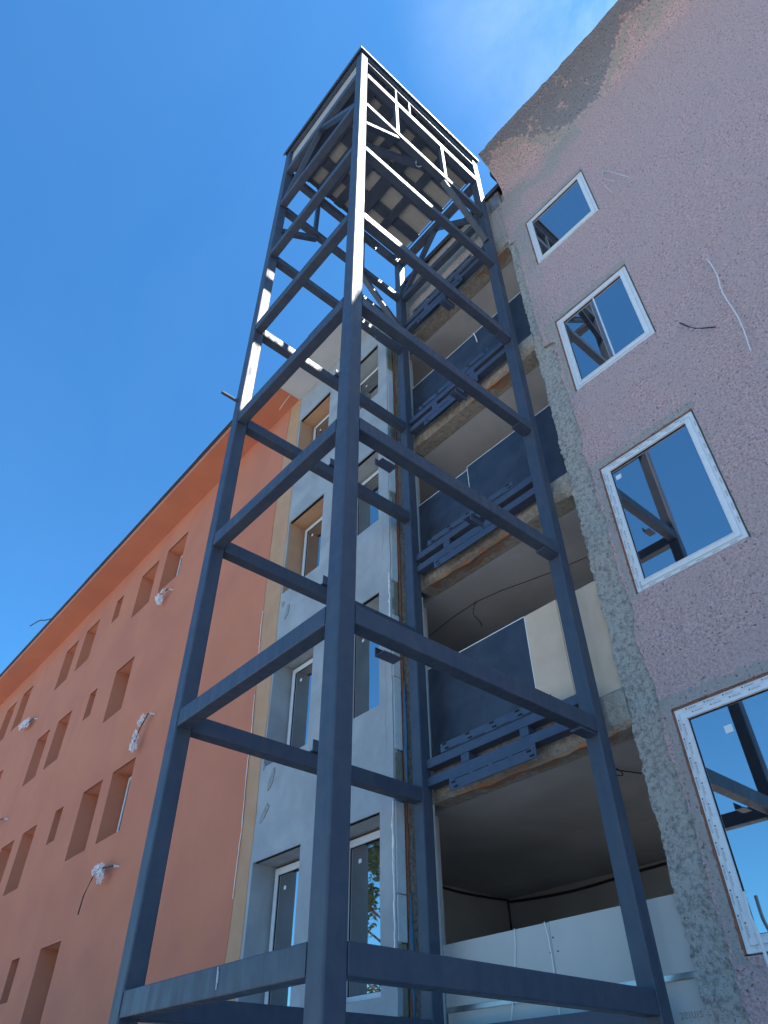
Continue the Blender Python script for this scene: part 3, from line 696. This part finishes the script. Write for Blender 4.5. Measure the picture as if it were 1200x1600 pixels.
# ------------------------------------------------------------------ cables
def cable(pts, r, m, label, cat='cable', group=None, name='cable', sub=3):
    P = [Vector(p) for p in pts]; out = []
    for i in range(len(P)-1):
        a, b, c, d = P[max(i-1, 0)], P[i], P[i+1], P[min(i+2, len(P)-1)]
        for t in [k/sub for k in range(sub)]:
            out.append(.5*((2*b)+(-a+c)*t+(2*a-5*b+4*c-d)*t*t+(-a+3*b-3*c+d)*t**3))
    out.append(P[-1])
    mb = MB(); mb.tube(out, r, 6); o = mb.build(name, m); return tag(o, label, cat, group)
c = SB[0]
cable([(-4.61, 5.0, c-.03), (-4.61, 5.9, c-.06), (-4.60, 6.75, c-.03), (-4.5, 6.85, c-.05), (-3.4, 6.86, c-.10), (-2.0, 6.86, c-.05), (-.8, 6.86, c-.09), (.6, 6.86, c-.04)], .018, CABLE, 'black cable run along the ceiling corner of the lowest open room', sub=4)
cable([(-4.59, 6.8, c-.05), (-4.6, 6.82, c-.3), (-4.59, 6.8, c-.8)], .014, CABLE, 'black cable dropping down the far corner of the lowest open room')
cable([(-.55, 3.55, c-.005), (-.62, 3.75, c-.02), (-.50, 3.85, c-.06), (-.45, 3.70, c-.05), (-.55, 3.62, c-.03), (-.30, 4.2, c-.04), (-.1, 4.8, c-.02), (.5, 5.3, c-.02)], .007, CABLE, 'looped black wire hanging from the ceiling behind the lowest brackets')
c = SB[1]
cable([(-3.4, 4.0, c-.01), (-2.04, 3.81, c-.03), (-.9, 4.1, c-.01), (.4, 4.3, c-.01)], .005, CABLE, 'thin black wire across the ceiling above the tan boards')
cable([(-2.04, 3.81, c-.02), (-2.10, 3.80, c-.18), (-2.02, 3.82, c-.34), (-2.0, 3.83, c-.42)], .006, CABLE, 'short wire tail hanging from the junction on the ceiling above the dark board')
# pink wall wires
cable([(1.93, 3.0, 10.776), (2.02, 2.93, 10.5), (2.225, 2.92, 9.9)], .0055, WCABLE, 'longest pale wire of the bunch right of the topmost pink-wall window', group='pale wires on the pink wall')
cable([(1.93, 3.0, 10.77), (1.93, 2.93, 10.4), (2.03, 2.93, 10.17)], .0055, WCABLE, 'middle pale wire of the bunch right of the topmost pink-wall window', group='pale wires on the pink wall')
cable([(1.93, 3.0, 10.76), (1.88, 2.94, 10.4), (1.932, 2.94, 10.0)], .0055, WCABLE, 'leftmost pale wire of the bunch right of the topmost pink-wall window', group='pale wires on the pink wall')
cable([(2.473, 3.0, 7.513), (2.48, 2.93, 7.1), (2.438, 2.92, 6.78), (2.44, 2.93, 6.3), (2.383, 2.94, 5.849)], .007, WCABLE, 'pale cable hanging on the pink wall right of the mirrored window', group='pale wires on the pink wall')
cable([(1.935, 3.0, 6.9), (2.05, 2.95, 6.62), (2.218, 3.0, 6.50)], .008, CABLE, 'thin dark wire lying on the pink wall near the right edge')
cable([(.705, 2.97, 1.56), (.70, 2.96, 1.42), (.72, 2.95, 1.30), (.735, 2.94, 1.0)], .012, WCABLE, 'pale cable hanging over the lower left corner of the lowest pink-wall window')
cable([(-19.9, 1.9, 13.16), (-18.9, 1.93, 12.9), (-18.3, 1.95, 12.62), (-17.2, 2.0, 12.2)], .02, CABLE, 'thin wire sticking up from the orange roof edge')
cable([(-5.31, 2.436, 12.05), (-5.5, 2.43, 11.98), (-5.68, 2.43, 11.9)], .0055, WCABLE, 'white wire end poking from the raw soffit corner')

def blob(root, c, r, seed, name='plastic_wrap'):
    bm = bmesh.new(); bmesh.ops.create_icosphere(bm, subdivisions=4, radius=1)
    for v in bm.verts:
        n = v.co.normalized(); k = max(.25, 1+.75*noise.fractal(n*1.9+Vector((seed, 0, 0)), .8, 2.1, 5))
        v.co = Vector((c[0]+n.x*r[0]*k, c[1]+n.y*r[1]*k, c[2]+n.z*r[2]*k))
    q = MB.__new__(MB); q.bm = bm; return q.build(name, PLASTIC, root, smooth=False)
def stub(x, z, dx, dz, label, blobs, tail=None):
    # points measured on the plane y=2.6, 7 cm proud of the wall
    r = thing('lamp_cable', label, 'cable', (x, YO-.012, z), 'wrapped cable ends on the orange wall')
    pts = [(x, YO, z), (x-.02, YO-.12, z-.01), (x+dx*.5, YO-.16, z+dz*.45), (x+dx, YO-.17, z+dz)]
    if tail: pts += tail
    P = [Vector(p) for p in pts]
    mb = MB(); mb.tube(P, .012, 6); mb.build('wire', CABLE, r)
    mb = MB(); mb.tube([(x, YO+.0, z), (x-.02, YO-.10, z-.008)], .020, 7); mb.build('sleeve', WCABLE, r)
    for k, (bx, bz, rx, rz) in enumerate(blobs): blob(r, (x+bx, YO-.16, z+bz), (rx*.85, .05, rz*.85), x*3+k)
stub(-9.93, 9.62, -.36, -.12, 'cable end in clear plastic under the nearest top-row window of the orange wall', [(-.38, -.10, .11, .09), (-.28, -.20, .06, .13), (-.16, -.03, .10, .04)])
stub(-9.40, 6.42, -.33, -.62, 'long plastic-wrapped cable hanging above the third-row orange window', [(-.12, -.08, .06, .07), (-.22, -.16, .05, .06), (-.28, -.40, .07, .11), (-.30, -.58, .09, .12)])
stub(-9.45, 3.72, -.55, .02, 'lowest wrapped cable end with a bare wire drooping from it', [(-.42, .02, .14, .09), (-.60, .02, .14, .07), (-.34, -.12, .08, .10)], [(-1.0, 0, 0)] and [(-10.1, YO-.18, 3.62), (-10.32, YO-.17, 3.40), (-10.42, YO-.15, 3.14)])
stub(-18.05, 9.42, -.8, -.1, 'farthest wrapped cable end on the orange wall, level with the second row', [(-.55, .0, .26, .13), (-.85, .05, .24, .11), (-.4, -.05, .16, .10)])
stub(-17.6, 6.50, -.4, .0, 'short cable end at the left picture edge of the orange wall', [(-.5, .0, .14, .06)])

# ------------------------------------------------------------------ tree behind the viewpoint, mirrored in the low grey-wall window
tr = thing('tree', 'leafy green tree across the yard, seen mirrored in the lowest grey-wall window', 'tree', (-20.5, -13.5, GZ))
mb = MB(); mb.tube([(-20.5, -13.5, GZ), (-20.45, -13.4, 1.2), (-20.3, -13.5, 3.4), (-20.6, -13.3, 6.5), (-20.5, -13.5, 9.5)], lambda t: .24*(1-.8*t)+.02, 10)
rng = random.Random(3); cl = []
for k in range(34):
    h = 2.2+7.6*rng.random(); a = rng.random()*6.283; rr = (1.2+2.6*math.sin(min(1, (h-1.2)/8)*math.pi))*(.45+.6*rng.random())
    c = Vector((-20.5+rr*math.cos(a), -13.5+rr*math.sin(a), h+.8)); cl.append((c, .7+.6*rng.random()))
    mb.tube([(-20.5, -13.5, h-.9), (-20.5+rr*.5*math.cos(a), -13.5+rr*.5*math.sin(a), h-.1), tuple(c)], lambda t: .07*(1-.8*t)+.008, 5)
mb.build('trunk', BARK, tr)
bm = bmesh.new()
for c, r in cl:
    for i in range(330):
        d = Vector((rng.gauss(0, 1), rng.gauss(0, 1), rng.gauss(0, .8))); d = d.normalized()*r*rng.random()**.4
        p = c+d; u = Vector((rng.gauss(0, 1), rng.gauss(0, 1), rng.gauss(0, 1))).normalized(); v = u.orthogonal().normalized(); l = .10+.09*rng.random()
        bm.faces.new([bm.verts.new(p+u*l), bm.verts.new(p+v*l*.45), bm.verts.new(p-u*l), bm.verts.new(p-v*l*.45)])
me = bpy.data.meshes.new('crown'); bm.transform(Matrix.Translation((20.5, 13.5, -GZ))); bm.to_mesh(me); bm.free(); me.materials.append(LEAF)
o = bpy.data.objects.new('crown', me); C.objects.link(o); o.parent = tr
